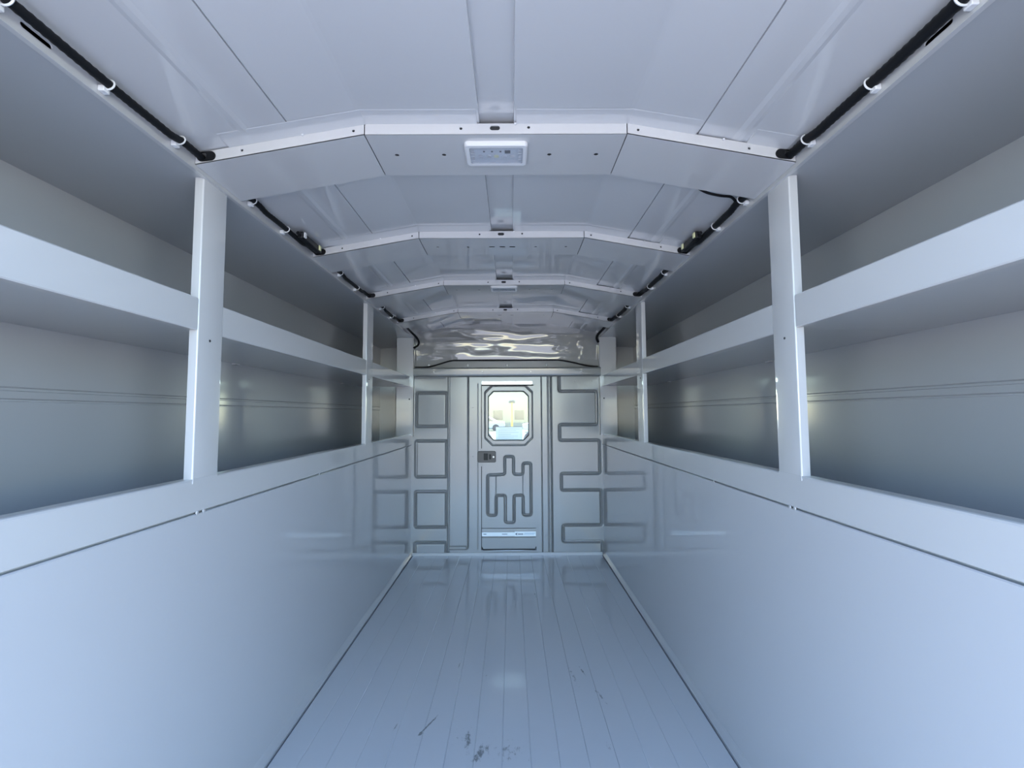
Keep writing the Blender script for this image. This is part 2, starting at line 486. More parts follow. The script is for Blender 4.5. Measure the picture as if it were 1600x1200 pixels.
gr.append((rounded(B((944, 255), (944, 336), (1120, 336), (1120, 495), (944, 495), (944, 569), (1130, 569), (1130, 725), (950, 725), (950, 803), (1134, 803), (1134, 965), (955, 965), (955, 1041), (1136, 1041), (1136, 1105)), 0.014), SW, SDp))
for X, w, d in ((860, 0.0045, 0.009), (891, 0.005, 0.010), (906, 0.0065, 0.018)):
    gr.append((B((X, 262), (X, 1100)), w, d))
obj('pressed_panel', swage_sheet(bx(831), bx(1144), bz(1098), bz(262), YB, gr), 'grey', wall_back, smooth=True)
# pieces round the door
mb = MB().box(bx(573), bx(835), YB+0.002, YB+0.016, bz(286), 1.13)
mb.box(bx(573), bx(579), YB+0.002, YB+0.016, bz(303), bz(286)).box(bx(819), bx(835), YB+0.002, YB+0.016, bz(303), bz(286)).box(bx(817), bx(838), YB+0.014, YB+0.018, bz(320), bz(298))
mb.box(bx(573), bx(835), YB+0.004, YB+0.016, 0.0, bz(1080))
mb.box(-0.62, bx(560), YB+0.024, YB+0.03, 0, 1.13)
mb.box(bx(838), 0.62, YB+0.024, YB+0.03, 0, 1.13)
obj('backing_sheet', mb, 'grey', wall_back)
for (X, Y) in ((538, 412), (538, 643), (538, 882), (876, 412), (876, 640), (876, 875), (876, 1010), (1020, 288), (1100, 288)):
    obj('rivet', MB().lathe([(0.0035, 0), (0.0035, 0.001), (0.0015, 0.0022)], (bx(X), YB, bz(Y)), (0, -1, 0), 10), 'grey', wall_back, smooth=True)
mb = MB().box(-0.600, 0.600, 2.9735, YB+0.002, -0.02, 0.0175)
struct(obj('trim_7', mb, 'paint_trim', bevel=0.002))

# buckled sheet over the cab, and the bolted strip below it
NX, NZ = 150, 44
vs = []; fs = []
for j in range(NZ+1):
    for i in range(NX+1):
        x = -0.604 + 1.208*i/NX
        t = j/NZ
        z = 1.236 + (ceil_z(x)+0.013 - 1.236)*t
        e = min(1, 6*t)*min(1, 5*(1-t))*min(1, 8*(0.604-abs(x)))
        dy = 0.010*e*(mnoise.noise((x*3.0+1.3, z*15.0, 0.3)) + 0.30*mnoise.noise((x*8.0, z*34.0, 4.7)))*(1.0 - 0.55*min(1, max(0, (x-0.05)*3)))
        y = 3.012 - 0.008*t - 0.003*math.sin(math.pi*t) + dy*0.8
        vs.append((x, y, z))
for j in range(NZ):
    for i in range(NX):
        a = j*(NX+1)+i; fs.append((a, a+1, a+NX+2, a+NX+1))
mb = MB(); mb.v = vs; mb.f = fs
nose = struct(obj('wall_front', mb, 'nose', smooth=True))
mb = MB().box(-0.604, 0.604, 3.010, 3.016, 1.13, 1.240)
strip = struct(obj('trim_8', mb, 'strip'))
for X in (323, 508, 697, 885):
    obj('bolt', MB().lathe([(0.0085, 0), (0.0085, 0.002), (0.0075, 0.005), (0.004, 0.0075), (0.001, 0.008)], (bx(X)+0.004, 3.010, 1.2055), (0, -1, 0), 16), 'bolt', strip, smooth=True)

# ---- yard outside, cab ahead of the bulkhead
mb = MB().add([(-60,-80,-0.75),(60,-80,-0.75),(60,120,-0.75),(-60,120,-0.75)], [(0,1,2,3)])
struct(obj('ground', mb, 'concrete'))
mb = MB().box(-40, 40, 22, 58, -0.75, -0.70)
struct(obj('ground_lawn', mb, 'lawn'))

# ================================================================== DOOR
door = bpy.data.objects.new('door_1', None); COL.objects.link(door); struct(door)
door.location = (bx(701), YB, bz(1078))
dparts = []
def dp(o): dparts.append(o); return o
YD = YB + 0.003
def octo(X0, X1, Y0_, Y1_, c): return B((X0+c, Y1_), (X1-c, Y1_), (X1, Y1_-c), (X1, Y0_+c), (X1-c, Y0_), (X0+c, Y0_), (X0, Y0_+c), (X0, Y1_-c))
def in_octo(x, z, pad=0.0):
    X = (x+0.952)/0.0013664; Y = (1.4858-z)/0.00135
    X0, X1, Ya, Yb, c = 603, 808, 322, 576, 32
    if X < X0 or X > X1 or Y < Ya or Y > Yb: return False
    dx = min(X-X0, X1-X); dy = min(Y-Ya, Yb-Y)
    return dx + dy > c
gd = []
gd.append((rounded(octo(594, 817, 306, 591, 34) + [octo(594, 817, 306, 591, 34)[0]], 0.004), 0.0055, 0.011))
h_out = B((686, 728), (686, 644), (727, 644), (727, 728), (771, 728), (771, 676), (808, 676), (808, 918), (771, 918), (771, 826), (729, 826), (729, 952), (688, 952), (688, 826), (645, 826), (645, 918), (606, 918), (606, 730), (645, 730))
gd.append((rounded(h_out, 0.016, True), 0.0105, 0.019))
gd.append((B((645, 735), (645, 822)), 0.0035, 0.003))
gd.append((B((771, 735), (771, 822)), 0.0035, 0.003))
gd.append((B((578, 980), (828, 980)), 0.0035, 0.003)); gd.append((B((578, 1020), (828, 1020)), 0.0035, 0.003))
dskin = dp(obj('door_skin', swage_sheet(bx(578), bx(828), bz(1074), bz(304), YD, gd, 0.0024, in_octo), 'grey', door, smooth=True))
# dark shut lines round the door (rubber seal)
mb = MB()
mb.box(bx(570.5), bx(579), YD-0.002, YD+0.010, bz(606), bz(302))
mb.box(bx(570.5), bx(579), YD-0.002, YD+0.010, bz(1066), bz(690))
mb.prism(B((572, 1066), (578.5, 1060), (586, 1072), (824, 1072), (829, 1060), (829, 1066), (824, 1078), (584, 1078)), lambda a, b: (a, YD-0.002, b), (0, 0.010, 0))
dp(obj('door_seal', mb, 'seal', door))
mb = MB().box(bx(572), bx(578.5), YD, YD+0.01, bz(690), bz(606)).box(bx(827.5), bx(833), YD+0.002, YD+0.010, bz(1064), bz(304))
dp(obj('door_edge', mb, 'grey', door))
# window: octagonal frame, pane, reveal
def ring(o_pts, i_pts, y0, y1):
    mb = MB(); n = len(o_pts)
    vs = [(a, y0, b) for a, b in o_pts] + [(a, y0, b) for a, b in i_pts] + [(a, y1, b) for a, b in o_pts] + [(a, y1, b) for a, b in i_pts]
    fs = []
    for i in range(n):
        j = (i+1) % n
        fs += [(i, j, n+j, n+i), (2*n+i, 3*n+i, 3*n+j, 2*n+j), (i, 2*n+i, 2*n+j, j), (n+i, n+j, 3*n+j, 3*n+i)]
    return mb.add(vs, fs)
wf = dp(obj('window_frame', ring(octo(597, 814, 312, 586, 33), octo(609, 800, 334, 568, 24), YD-0.006, YD+0.012), 'grey', door, bevel=0.0025))
dp(obj('window_seal', ring(octo(607, 802, 331, 571, 25), octo(612, 797, 338, 565, 23), YD+0.004, YD+0.014), 'seal', door))
mb = MB().prism(octo(608, 801, 332, 570, 25), lambda a, b: (a, YD+0.006, b), (0, 0.004, 0))
dp(obj('window_pane', mb, 'glass', door))
# narrow glazed slot above the door leaf
mb = MB().box(bx(578), bx(820), YD+0.006, YD+0.010, bz(302), bz(286))
dp(obj('top_light', mb, 'glass', door))
mb = MB().box(bx(578), bx(823), YD-0.002, YD+0.006, bz(309), bz(303))
dp(obj('top_seal', mb, 'seal', door))
# latch
lt = dp(obj('latch', MB().prism(rrect(bx(560), bx(645), bz(671), bz(618), 0.010), lambda a, b: (a, YD-0.012, b), (0, 0.012, 0)), 'latch', door, bevel=0.002))
lt['label'] = 'dark brown-grey latch plate'
obj('paddle', MB().prism(rrect(bx(588), bx(608), bz(660), bz(628), 0.003), lambda a, b: (a, YD-0.0135, b), (0, 0.003, 0)), 'black', lt)
obj('latch_slot', MB().prism(rrect(bx(613), bx(623), bz(656), bz(632), 0.002), lambda a, b: (a, YD-0.0130, b), (0, 0.002, 0)), 'black', lt)
obj('key_lock', MB().lathe([(0.006, 0), (0.006, 0.002), (0.0045, 0.0035), (0.001, 0.0036)], (bx(634), YD-0.012, bz(645)), (0, -1, 0), 14), 'bolt', lt, smooth=True)
# decals low on the door
d1 = dp(obj('decal', MB().box(bx(579), bx(735), YD-0.0016, YD-0.0004, bz(1014), bz(996)), 'decal', door))
d1['label'] = 'long pale sticker strip with small dark print'
for (a, b, c, d) in ((586, 600, 1003, 1006), (672, 697, 1003.5, 1006)):
    obj('print', MB().box(bx(a), bx(b), YD-0.0022, YD-0.0016, bz(d), bz(c)), 'ink', d1)
d2 = dp(obj('decal', MB().box(bx(731), bx(829), YD-0.0030, YD-0.0017, bz(1015), bz(992.5)), 'decal', door))
d2['label'] = 'white maker sticker with dark arrow mark'
obj('emblem', MB().prism(B((733, 1004), (741, 998.5), (743, 1000), (740, 1004), (743, 1008), (741, 1009.5)), lambda a, b: (a, YD-0.0036, b), (0, 0.0006, 0)), 'ink', d2)
for k in range(6):
    obj('print', MB().box(bx(746+k*4), bx(748.8+k*4), YD-0.0036, YD-0.003, bz(1007.5), bz(1001.5)), 'ink', d2)
obj('print', MB().box(bx(776), bx(826), YD-0.0036, YD-0.003, bz(1001.6), bz(1000)), 'ink_pale', d2)
obj('print', MB().box(bx(772), bx(820), YD-0.0036, YD-0.003, bz(1006.5), bz(1005)), 'ink_pale', d2)
at_base(door, dparts)
# paper sheet on the glass
pp = thing('paper_notice', 'white paper sheet stuck low on the door window glass', 'notice', ((bx(645)+bx(768))/2, YD+0.004, bz(566)))
po = [obj('sheet', MB().box(bx(645), bx(769), YD+0.0040, YD+0.0050, bz(566), bz(504)), 'paper', pp)]
po.append(obj('tape_edge', MB().box(bx(644), bx(770), YD+0.0034, YD+0.0052, bz(505), bz(502.5)), 'strip', pp))
for r_ in range(6):
    w_ = (100, 84, 96, 60, 92, 74)[r_]
    po.append(obj('print', MB().box(bx(656), bx(656+w_), YD+0.0036, YD+0.0040, bz(514.5+r_*8.5), bz(513+r_*8.5)), 'papermark', pp))
at_base(pp, po)

# ================================================================== HEADER, END POSTS
hd = thing('header_bar', 'glossy grey metal header bar across the bulkhead above the door', 'bar', (0, 2.965, 1.126))
ho = [obj('bar', MB().extrude_profile([(0,0)], 0, 1) if False else MB().prism(
    [(2.952, 1.134), (2.950, 1.142), (2.948, 1.176), (2.951, 1.183), (2.957, 1.1855), (2.995, 1.1855), (2.995, 1.181), (2.960, 1.180), (2.957, 1.176), (2.958, 1.140), (2.966, 1.128), (2.962, 1.126)],
    lambda a, b: (-0.597, a, b), (1.200, 0, 0)), 'steel', hd)]
for X in (355, 582, 808, 1045):
    ho.append(obj('bolt', MB().lathe([(0.0045, 0), (0.0045, 0.001), (0.002, 0.003), (0.0005, 0.003)], (bx(X)+0.002, 2.9495, bz(246)+0.004), (0, -1, 0), 12), 'bolt', hd, smooth=True))
at_base(hd, ho)

for s in (-1, 1):
    sd = SIDE[s]
    t = thing('end_post', 'wide flat post beside the bulkhead on the %s, full height above the sill' % sd, 'post', (s*0.65, 2.96, SILL), 'end posts at the bulkhead')
    mb = MB().plate([(s*0.594, SILL-0.01), (s*0.708, SILL-0.01), (s*0.708, 1.380), (s*0.594, 1.380)], [circle(s*0.622, 0.985, 0.005)], lambda a, b: (a, 2.958, b), (0, 0.0025, 0))
    mb.box(s*0.594, s*0.5965, 2.958, 2.99, SILL-0.01, 1.380)
    mb.box(s*0.7055, s*0.708, 2.958, 2.985, SILL-0.01, 1.380)
    o1 = obj('post_face', mb, 'paint_trim', t)
    o2 = obj('pad', MB().box(s*0.613, s*0.631, 2.963, 2.975, 0.97, 1.0), 'seal', t)  # dark block set behind the hole so it reads black
    at_base(t, [o1, o2])
    # gusset under the eave between the last bow and the post
    mb = MB().prism([(s*0.6045, BOWS[3]+0.02), (s*0.6045, 2.958), (s*0.708, 2.958)], lambda a, b: (a, b, 1.3815 - (abs(a)-0.6045)*0.02), (0, 0, 0.0025))
    tag(obj('gusset_plate', mb, 'paint_shaded'), 'small triangular gusset plate under the eave in the %s front corner' % sd, 'plate', 'front corner gussets')

# ================================================================== POSTS
def arc_profile(s, y0, y1, w, th=0.002):
    """C section: flange towards the camera, face in the wall plane, flange away"""
    r = 0.003; q = []
    x = WX - 0.001
    out = [(x+w, y0)]
    for k in range(5):
        a = math.pi/2*k/4; out.append((x + r - r*math.sin(a), y0 + r - r*math.cos(a)))
    for k in range(5):
        a = math.pi/2*k/4; out.append((x + r - r*math.cos(a), y1 - r + r*math.sin(a)))
    out.append((x+w, y1))
    inn = [(x+w, y1-th), (x+th, y1-th), (x+th, y0+th), (x+w, y0+th)]
    return [(s*a, b) for a, b in out+inn]
for k, (yp, yq) in enumerate(((0.936, 1.016), (2.036, 2.128))):
    for s in (-1, 1):
        sd = SIDE[s]
        lab = ('near ' + sd + ' upright post under the first roof bow, white front flange') if k == 0 else ('far ' + sd + ' upright post under the third roof bow, thin and distant')
        t = thing('upright_post', lab, 'post', (s*WX, yp, SILL), 'upright posts of the shelf openings')
        prof = arc_profile(s, yp, yq, 0.018)
        n = len(prof); mb = MB()
        mb.add([(x, y, SILL) for x, y in prof] + [(x, y, 1.3835) for x, y in prof], [tuple(range(n)), tuple(range(2*n-1, n-1, -1))] + [(i, (i+1) % n, n+(i+1) % n, n+i) for i in range(n)])
        o1 = obj('post_channel', mb, 'paint_trim', t, smooth=True)
        o2 = obj('foot_tab', MB().box(s*(WX-0.0015), s*(WX-0.0001), yp+0.001, yq-0.001, 0.752, SILL+0.001), 'paint_trim', t)
        o3 = obj('screw', MB().lathe([(0.0028, 0), (0.0025, 0.0012), (0.001, 0.0016)], (s*(WX-0.001), yp+0.037, 1.046), (-s, 0, 0), 10), 'seal', t, smooth=True)
        at_base(t, [o1, o2, o3])

# ================================================================== SHELVES
for s in (-1, 1):
    sd = SIDE[s]
    for k, (ya, yb_) in enumerate(((Y0, 0.9345), (1.0175, 2.0345), (2.1295, 2.957))):
        lab = ['long white shelf on the %s nearest the camera, cut by the photo edge', 'white shelf on the %s between the near and far posts', 'short white shelf on the %s between the far post and the bulkhead'][k] % sd
        t = thing('side_shelf', lab, 'shelf', (s*0.76, (ya+yb_)/2, 1.062), 'shelves in the side compartments')
        e0 = ya if k == 0 else ya - 0.0006; pa, pb = ((Y0, 0.9755), (0.9765, 2.0815), (2.0825, 2.957))[k]
        lip = obj('shelf_lip', MB().extrude_profile([(s*(WX+0.0195), 1.0655), (s*(WX+0.0195), 1.0632), (s*(WX+0.002), 1.0625), (s*WX, 1.0645), (s*WX, 1.1275), (s*(WX+0.002), 1.1295), (s*(WX+0.012), 1.1295), (s*(WX+0.012), 1.124), (s*(WX+0.0045), 1.124), (s*(WX+0.0045), 1.0655)], e0, yb_, closed=True), 'paint_trim', t)
        pan = obj('shelf_panel', MB().box(s*(WX+0.0197), s*(OX-0.0005), pa, pb, 1.0645, 1.0675), 'paint_shaded', t)
        br = obj('rear_flange', MB().box(s*(OX-0.003), s*(OX-0.0005), pa, pb, 1.0675, 1.085), 'paint_shaded', t)
        pts = [lip, pan, br]
        for q in ((ya*0.45+yb_*0.55),):
            pts.append(obj('rear_tab', MB().box(s*(OX-0.014), s*(OX-0.001), q-0.012, q+0.012, 1.0605, 1.0645), 'paint_trim', t))
        at_base(t, pts)

# spot-weld tabs bridging the seam under the sill
for s in (-1, 1):
    for j, y in enumerate(((0.955, 0.975), (1.555,)) if s < 0 else ((0.965, 0.982), (1.3475,))):
        for y_ in y:
            o = obj('weld_tab', MB().lathe([(0.0045, 0), (0.004, 0.0008), (0.0015, 0.0014)], (s*WX, y_, SEAM), (-s, 0, 0), 10), 'paint_trim', smooth=True)
            o.parent = bpy.data.objects['trim_1' if s < 0 else 'trim_2']

# ================================================================== ROOF BOWS
ORD = ('nearest', 'second', 'third', 'farthest')
UNDER = {0: [circle(x, 0.0735, 0.0048) for x in (-0.217, -0.115, 0.1135, 0.2152)],
         1: [circle(x, 0.079, 0.0048) for x in (-0.217, -0.115, 0.1135, 0.2152)] + [oval(x, 0.079, 0.021, 0.011) for x in (-0.034, 0.001, 0.0345)],
         2: [circle(x, 0.079, 0.0048) for x in (-0.217, -0.115, 0.1135, 0.2152)],
         3: [circle(x, 0.079, 0.0048) for x in (-0.217, 0.2152)] + [oval(x, 0.079, 0.021, 0.011) for x in (-0.034, 0.0345)]}
for k, yb in enumerate(BOWS):
    t = thing('roof_bow', ('nearest roof bow, wide channel carrying the big dome light', 'second roof bow, with three dark ovals under its middle', 'third roof bow, above the far posts, with a small dome light', 'farthest roof bow, just before the bulkhead')[k], 'roof bow', (0, yb + BD/2, ZB), 'roof bows across the ceiling')
    parts = []
    # middle section
    def fl_mid(y, holes): return MB().plate([(-XB+0.0012, ZB), (XB-0.0012, ZB), (XB-0.0012, ZC-0.0025), (-XB+0.0012, ZC-0.0025)], holes, lambda a, b: (a, y, b), (0, 0.002, 0))
    mb = fl_mid(yb, [oval(-0.002, 1.4645, 0.0205, 0.0095), circle(-0.0705, 1.4637, 0.0030), circle(0.0660, 1.4655, 0.0030)])
    m2 = fl_mid(yb+BD-0.002, []); mb.add(m2.v, m2.f)
    m3 = MB().plate([(-XB+0.0012, 0), (XB-0.0012, 0), (XB-0.0012, BD), (-XB+0.0012, BD)], UNDER[k], lambda a, b: (a, yb+b, ZB-0.0001), (0, 0, 0.0009)); mb.add(m3.v, m3.f)
    parts.append(obj('middle_section', mb, 'paint_trim', t))
    for s in (-1, 1):
        xa, xe = XB+0.0008, XE-0.0015
        hole = [oval(s*0.5865, 1.4060, 0.026, 0.0165), circle(s*0.510, 1.4200, 0.0028), circle(s*0.287, 1.4595, 0.0028)]
        o4 = [(s*xa, bow_z(xa)), (s*xe, bow_z(xe)), (s*xe, ceil_z(xe)-0.0025), (s*xa, ceil_z(xa)-0.0025)]
        mb = MB().plate(o4, hole, lambda a, b: (a, yb, b), (0, 0.002, 0))
        m2 = MB().plate(o4, [hole[0]], lambda a, b: (a, yb+BD-0.002, b), (0, 0.002, 0)); mb.add(m2.v, m2.f)
        m3 = MB().plate([(xa, 0), (xe, 0), (xe, BD), (xa, BD)], [], lambda a, b, s=s: (s*a, yb+b, bow_z(a)-0.0001), (0, 0, 0.002)); mb.add(m3.v, m3.f)
        parts.append(obj('side_section', mb, 'paint_trim', t))
    for s in (-1, 1):
        parts.append(obj('grommet', MB().plate(oval(s*0.5800, 1.4060, 0.036, 0.0185), [oval(s*0.5880, 1.4060, 0.0185, 0.0167)], lambda a, b: (a, yb-0.0035, b + (0.5865-abs(a))*0.10), (0, 0.0033, 0)), 'rubber', t))
    parts.append(obj('hole_shade', MB().prism([(x, bow_z(x)+0.0022) for x in (-0.545, -0.265, 0.265, 0.545)] + [(x, bow_z(x)+0.0185) for x in (0.545, 0.265, -0.265, -0.545)], lambda a, b: (a, yb+0.0035, b), (0, BD-0.007, 0)), 'seal', t))  # dark liner added inside the bow so its holes look shaded
    for x in (-0.388, 0.039, 0.458):
        parts.append(obj('lock_tab', MB().box(x-0.002, x+0.002, yb-0.004, yb+0.001, ceil_z(x)-0.006, ceil_z(x)-0.0032), 'nylon', t))
    at_base(t, parts)

# ================================================================== DOME LIGHTS
for k, (yc, cat_lab) in enumerate(((0.963, 'rectangular clear dome light under the nearest roof bow'), (2.042, 'small rectangular dome light under the third roof bow'))):
    xc = -0.001
    t = thing('dome_light', cat_lab, 'light', (xc, yc, ZB), 'dome lights on the roof bows')
    hw, hd_ = (0.0665, 0.042) if k == 0 else (0.0600, 0.036)
    zt, zb_ = ZB-0.0002, ZB-0.0088
    o_ = rrect(xc-hw, xc+hw, yc-hd_, yc+hd_, 0.010); i_ = rrect(xc-hw+0.010, xc+hw-0.010, yc-hd_+0.011, yc+hd_-0.011, 0.005)
    n = len(o_); mb = MB()
    ot = rrect(xc-hw, xc+hw, yc-hd_, yc+hd_, 0.010); om = rrect(xc-hw+0.003, xc+hw-0.003, yc-hd_+0.003, yc+hd_-0.003, 0.008)
    mb.add([(a, b, zt) for a, b in ot] + [(a, b, zb_+0.003) for a, b in ot] + [(a, b, zb_) for a, b in om] + [(a, b, zb_) for a, b in i_] + [(a, b, zt-0.003) for a, b in i_],
           [((r)*n+i, (r)*n+(i+1) % n, (r+1)*n+(i+1) % n, (r+1)*n+i) for r in range(4) for i in range(n)] + [tuple(range(4*n, 5*n)), tuple(range(n-1,-1,-1))])
    hs = obj('housing', mb, 'nylon', t, smooth=True)
    ln = obj('lens', MB().prism(rrect(xc-hw+0.0105, xc+hw-0.0105, yc-hd_+0.0115, yc+hd_-0.0115, 0.005), lambda a, b: (a, b, zb_+0.0005), (0, 0, 0.0022)), 'lens', t)
    ps = [hs, ln]
    if k == 0:
        bd = obj('circuit_board', MB().box(xc-0.045, xc+0.045, yc-0.021, yc+0.021, zt-0.0048, zt-0.0032), 'bolt', t); ps.append(bd)
        for q in (-0.034, -0.017, 0.0, 0.017, 0.034):
            obj('led', MB().lathe([(0.0055, 0), (0.0055, 0.0012), (0.003, 0.0020), (0.0006, 0.0022)], (xc+q, yc+0.004, zt-0.0048), (0, 0, -1), 12), 'yellowclip' if q == 0 else 'nylon', bd, smooth=True)
        obj('driver_chip', MB().box(xc+0.018, xc+0.030, yc-0.018, yc-0.008, zt-0.0064, zt-0.0048), 'black', bd)
        for q in (-0.026, -0.009, 0.009):
            obj('resistor', MB().box(xc+q-0.002, xc+q+0.002, yc-0.016, yc-0.012, zt-0.0060, zt-0.0048), 'black', bd)
        for ss in (-1, 1):
            mb = MB()
            for r_ in range(5): mb.box(xc+ss*0.047, xc+ss*0.054, yc-0.018+r_*0.009, yc-0.0150+r_*0.009, zt-0.0062, zt-0.0032)
            ps.append(obj('lens_ribs', mb, 'nylon', t))
    else:
        for q in (-0.03, 0.0, 0.03):
            ps.append(obj('led', MB().lathe([(0.0055, 0), (0.0055, 0.0015), (0.003, 0.0028), (0.0006, 0.003)], (xc+q, yc, zt-0.003), (0, 0, -1), 12), 'bolt', t, smooth=True))
    at_base(t, ps)

# ================================================================== CABLES AND CLIPS
def spline(pts, n=8):
    P = [Vector(p) for p in pts]; out = []
    for i in range(len(P)-1):
        a, b, c, d = P[max(i-1, 0)], P[i], P[i+1], P[min(i+2, len(P)-1)]
        for k in range(n):
            t = k/n
            out.append(0.5*((2*b) + (c-a)*t + (2*a-5*b+4*c-d)*t*t + (3*b-a-3*c+d)*t**3))
    out.append(P[-1]); return out
RAD = {-1: 0.0066, 1: 0.0082}
CLIPS = {-1: (0.537, 0.687, 0.839, 1.090, 1.247, 1.665, 1.84, 2.20, 2.39), 1: (0.541, 0.691, 0.845, 1.090, 1.240, 1.672, 1.84, 2.20, 2.39)}
def cab_xz(s, y):
    ph = 0.7 if s < 0 else 2.1
    # pulled towards the hole in each bow, sagging a little between clips
    near = min(abs(y-(b+BD/2)) for b in BOWS)
    w = 1.0 if near < 0.10 else 0.0
    sag = math.sin(y*19 + ph)*0.0022 + math.sin(y*7.3+ph)*0.0012
    x = 0.5905 + (0.0 if w else sag)
    z = 1.4000 + (0.005 if near < 0.16 else 0.0) + (0 if w else 0.4*sag)
    return s*x, z
for s in (-1, 1):
    sd = SIDE[s]
    ys = [Y0+0.005 + i*0.03 for i in range(int((2.76-Y0)/0.03))]
    pts = [(*cab_xz(s, y)[:1], y, cab_xz(s, y)[1]) for y in ys]
    if s < 0: pts += [(-0.590, 2.79, 1.400), (-0.585, 2.84, 1.393), (-0.566, 2.885, 1.372), (-0.556, 2.915, 1.345), (-0.566, 2.93, 1.325), (-0.585, 2.935, 1.315), (-0.592, 2.938, 1.312)]
    else: pts += [(0.590, 2.79, 1.400), (0.583, 2.84, 1.393), (0.573, 2.885, 1.378), (0.574, 2.915, 1.362), (0.586, 2.935, 1.345)]
    path = spline(pts, 5)
    # corrugated conduit
    rr = [RAD[s]*(1.0 + (0.06 if i % 2 else -0.05)) for i in range(len(path))]
    cb = obj('conduit', MB().tube(path, rr, 12), 'rubber', None, smooth=True)
    tag(cb, 'black conduit along the %s eave, %s' % (sd, 'thinner and running through every roof bow' if s < 0 else 'thicker, running through every roof bow'), 'cable')
    names = ('by the photo top edge', 'midway before the nearest roof bow', 'just before the nearest roof bow', 'just behind the nearest roof bow', 'beside the connector before the second bow', 'just behind the second bow', 'before the third bow', 'just behind the third bow', 'before the farthest bow')
    for j, y in enumerate(CLIPS[s]):
        x, z = cab_xz(s, y)
        t = thing('cable_clip', 'white cable clip on the %s eave conduit, %s' % (sd, names[j]), 'clip', (s*0.602, y, z), 'white conduit clips')
        R_ = RAD[s] + 0.0016
        ringp = [(x + R_*math.cos(a)*1.0, y + 0.0010*math.sin(a), z + R_*math.sin(a)) for a in [2*math.pi*q/20 for q in range(20)]]
        o1 = obj('strap', MB().tube(ringp, 0.0014, 6, closed=True), 'nylon', t, smooth=True)
        o2 = obj('anchor_pad', MB().box(s*0.5935, s*0.6033, y-0.0075, y+0.0045, z-0.0135, z-0.0040), 'nylon', t, bevel=0.0012)
        at_base(t, [o1, o2])
    # connector blocks hanging beside the conduit ahead of the second bow
    t = thing('cable_connector', 'black plug connector with pale clips on the %s conduit before the second bow' % sd, 'connector', (s*0.575, 1.37, 1.400), 'black plug connectors')
    y0c = 1.288 if s < 0 else 1.300
    ps = [obj('connector_body', MB().box(s*0.562, s*0.5785, y0c, 1.420, 1.391, 1.411), 'black', t, bevel=0.003),
          obj('sleeve', MB().tube([(s*0.5705, y0c-0.012, 1.401), (s*0.5705, y0c+0.004, 1.401)], 0.0050, 10), 'rubber', t, smooth=True)]
    for y in (y0c+0.012, 1.402):
        ps.append(obj('lock_clip', MB().box(s*0.558, s*0.5625, y-0.006, y+0.006, 1.395, 1.410), 'yellowclip' if (s > 0 or y > 1.35) else 'nylon', t, bevel=0.0012))
    at_base(t, ps)
# loose pigtail behind the first bow on the right
pg = spline([(0.45, 1.053, 1.430), (0.49, 1.068, 1.4135), (0.53, 1.078, 1.4085), (0.56, 1.085, 1.4085), (0.578, 1.10, 1.406)], 6)
tag(obj('wire_pigtail', MB().tube(pg, 0.0032, 8), 'rubber', None, smooth=True), 'short loose black wire behind the nearest bow on the right', 'cable')
# cable over the bulkhead header
hp = spline([(-0.592, 2.990, 1.1915), (-0.52, 2.990, 1.193), (-0.46, 2.994, 1.206), (-0.370, 2.9985, 1.233), (-0.30, 2.9985, 1.237), (0.0, 2.9985, 1.2365), (0.30, 2.9985, 1.2375), (0.345, 2.9985, 1.236), (0.42, 2.996, 1.222), (0.50, 2.992, 1.203), (0.56, 2.990, 1.193), (0.594, 2.990, 1.1915)], 8)
tag(obj('header_cable', MB().tube(hp, 0.0050, 10), 'rubber', None, smooth=True), 'black cable draped along the bulkhead above the header bar', 'cable')

# ================================================================== SEEN THROUGH THE DOOR WINDOW
mb = MB().box(-0.60, 0.60, 3.06, 3.40, 1.30, 1.34).box(-0.88, 0.88, 3.40, 4.55, 1.30, 1.34)
struct(obj('cab_roof', mb, 'cabplastic'))
mb = MB().box(-0.88, 0.88, 3.37, 4.9, -0.10, -0.05)
mb.box(-0.90, -0.84, 3.37, 4.9, -0.05, 0.62).box(0.84, 0.90, 3.37, 4.9, -0.05, 0.62).box(-0.84, 0.84, 4.86, 4.92, -0.05, 0.60)
struct(obj('cab_floor', mb, 'cabplastic'))
mb = MB()
for s in (-1, 1):
    mb.tube([(s*0.87, 4.88, 0.62), (s*0.86, 4.5, 1.31)], 0.035, 8)
    mb.box(s*0.84, s*0.89, 3.37, 3.45, 0.62, 1.30)
struct(obj('cab_pillars', mb, 'cabplastic'))
for s in (-1, 1):
    t = thing('cab_seat', 'grey cab seat seen through the door window, %s of the paper' % SIDE[s], 'seat', (s*0.37, 3.75, -0.05), 'cab seats beyond the window')
    b1 = obj('backrest', MB().prism(rrect(s*0.37-0.25, s*0.37+0.25, 0.10, 0.765, 0.09, 8), lambda a, b: (a, 3.62 - (b-0.1)*0.12, b), (0, 0.12, 0)), 'seat', t, bevel=0.03, seg=3)
    b2 = obj('cushion', MB().box(s*0.37-0.25, s*0.37+0.25, 3.64, 4.15, 0.02, 0.18), 'seat', t, bevel=0.03, seg=3)
    b3 = obj('pedestal', MB().box(s*0.37-0.2, s*0.37+0.2, 3.7, 4.1, -0.05, 0.03), 'cabplastic', t)
    at_base(t, [b1, b2, b3])
# yellow pole
t = thing('yellow_pole', 'tall yellow pole with a dark cap, beyond the door window', 'pole', (0.06, 20, -0.75))
a = obj('shaft', MB().lathe([(0.045, 0), (0.045, 2.05), (0.04, 2.1)], (0,0,0), (0,0,1), 16), 'yellow', t, smooth=True)
b = obj('cap', MB().lathe([(0.13, 2.1), (0.15, 2.13), (0.13, 2.20), (0.03, 2.24)], (0,0,0), (0,0,1), 16), 'black', t, smooth=True)
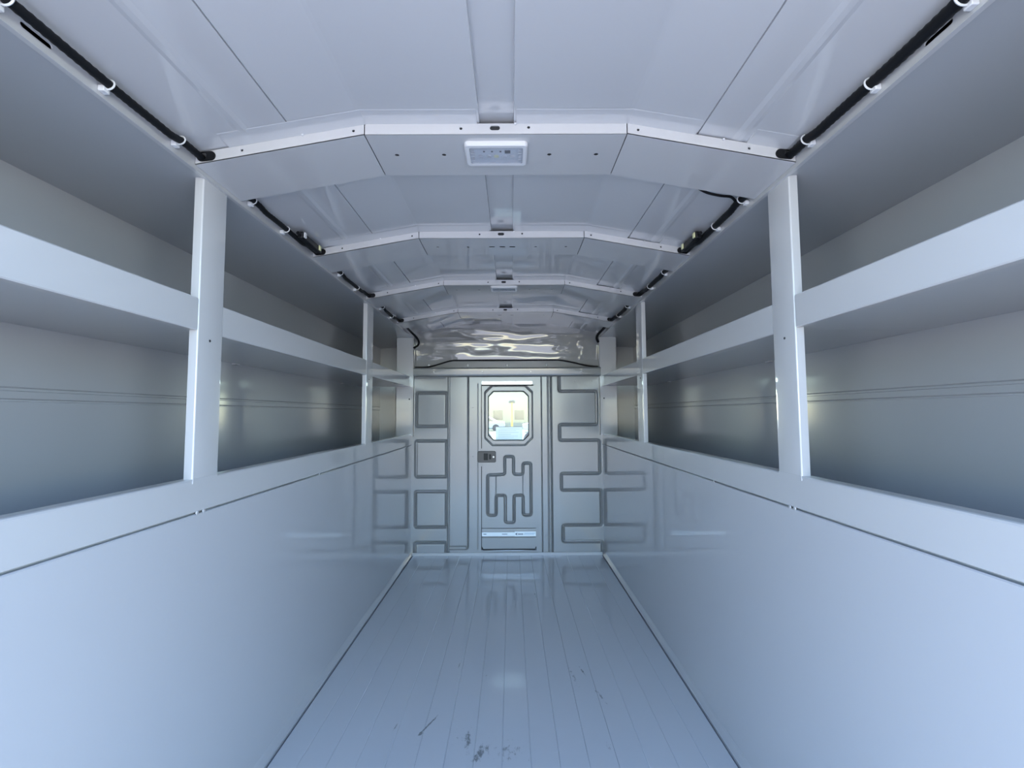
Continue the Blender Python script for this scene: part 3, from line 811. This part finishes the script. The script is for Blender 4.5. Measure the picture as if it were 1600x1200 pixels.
# parked white car
def car(x, y, name, label):
    t = thing(name, label, 'car', (x, y, -0.75))
    pr = [(-2.1, 0.35), (-2.15, 0.75), (-1.6, 0.85), (-1.0, 1.35), (0.7, 1.38), (1.5, 0.95), (2.15, 0.9), (2.2, 0.4), (2.0, 0.28), (-2.0, 0.28)]
    obj('body', MB().prism(pr, lambda a, b: (a, -0.85, b), (0, 1.7, 0)), 'carwhite', t, bevel=0.08, seg=3)
    obj('side_window', MB().prism([(-1.25, 0.90), (-0.85, 1.28), (0.6, 1.31), (1.15, 0.95)], lambda a, b: (a, -0.865, b), (0, 0.02, 0)), 'darkglass', t)
    for wx in (-1.35, 1.35):
        obj('wheel', MB().lathe([(0.12, 0.0), (0.20, -0.02), (0.32, 0.0), (0.34, 0.05), (0.34, 0.18), (0.3, 0.2)], (wx, -0.86, 0.34), (0, 1, 0), 20), 'tyre', t, smooth=True)
car(-2.75, 44, 'parked_car', 'white parked car seen through the left of the door window')
car(3.15, 40, 'parked_car', 'white parked car farther off, at the right edge of the window')
# cream building
t = thing('cream_building', 'low cream building with tan roof, far beyond the door window', 'building', (-1.0, 50, -0.75))
obj('building_wall', MB().box(-5, 3.0, 0, 6, 0, 4.6), 'cream', t)
obj('building_roof', MB().prism([(-0.5, 4.55), (3.0, 7.2), (6.5, 4.55)], lambda a, b: (-5.4, a, b), (8.8, 0, 0)), 'roofing', t)
for wx in (-3.4, -0.9, 1.4):
    w = obj('building_window', MB().box(wx, wx+1.0, -0.04, 0.02, 1.0, 2.0), 'darkglass', t)
# trees
def tree(x, y, h, r, seed, label):
    rn = random.Random(seed)
    t = thing('broadleaf_tree', label, 'tree', (x, y, -0.75), 'trees beyond the yard')
    obj('trunk', MB().tube([(0,0,0), (0.05,0,h*0.3), (0,0.05,h*0.6)], [0.16, 0.13, 0.08], 8), 'bark', t, smooth=True)
    mb = MB()
    for i in range(900):
        d = Vector((rn.gauss(0,1), rn.gauss(0,1), rn.gauss(0,1))).normalized()*r*rn.uniform(0.45, 1.0)
        c = Vector((0, 0, h*0.68)) + Vector((d.x, d.y, d.z*0.9))
        u = Vector((rn.gauss(0,1), rn.gauss(0,1), rn.gauss(0,1))).normalized(); w = u.orthogonal().normalized(); q = rn.uniform(0.10, 0.22)
        mb.add([c-u*q, c+w*q*0.6, c+u*q, c-w*q*0.6], [(0,1,2,3)])
    obj('crown', mb, 'leaf', t, fix=False)
tree(5.6, 46, 6.5, 2.2, 4, 'yellow-green tree at the right side of the door window view')
tree(-9.0, 46, 6.0, 2.2, 8, 'yellow-green tree at the left side of the door window view')
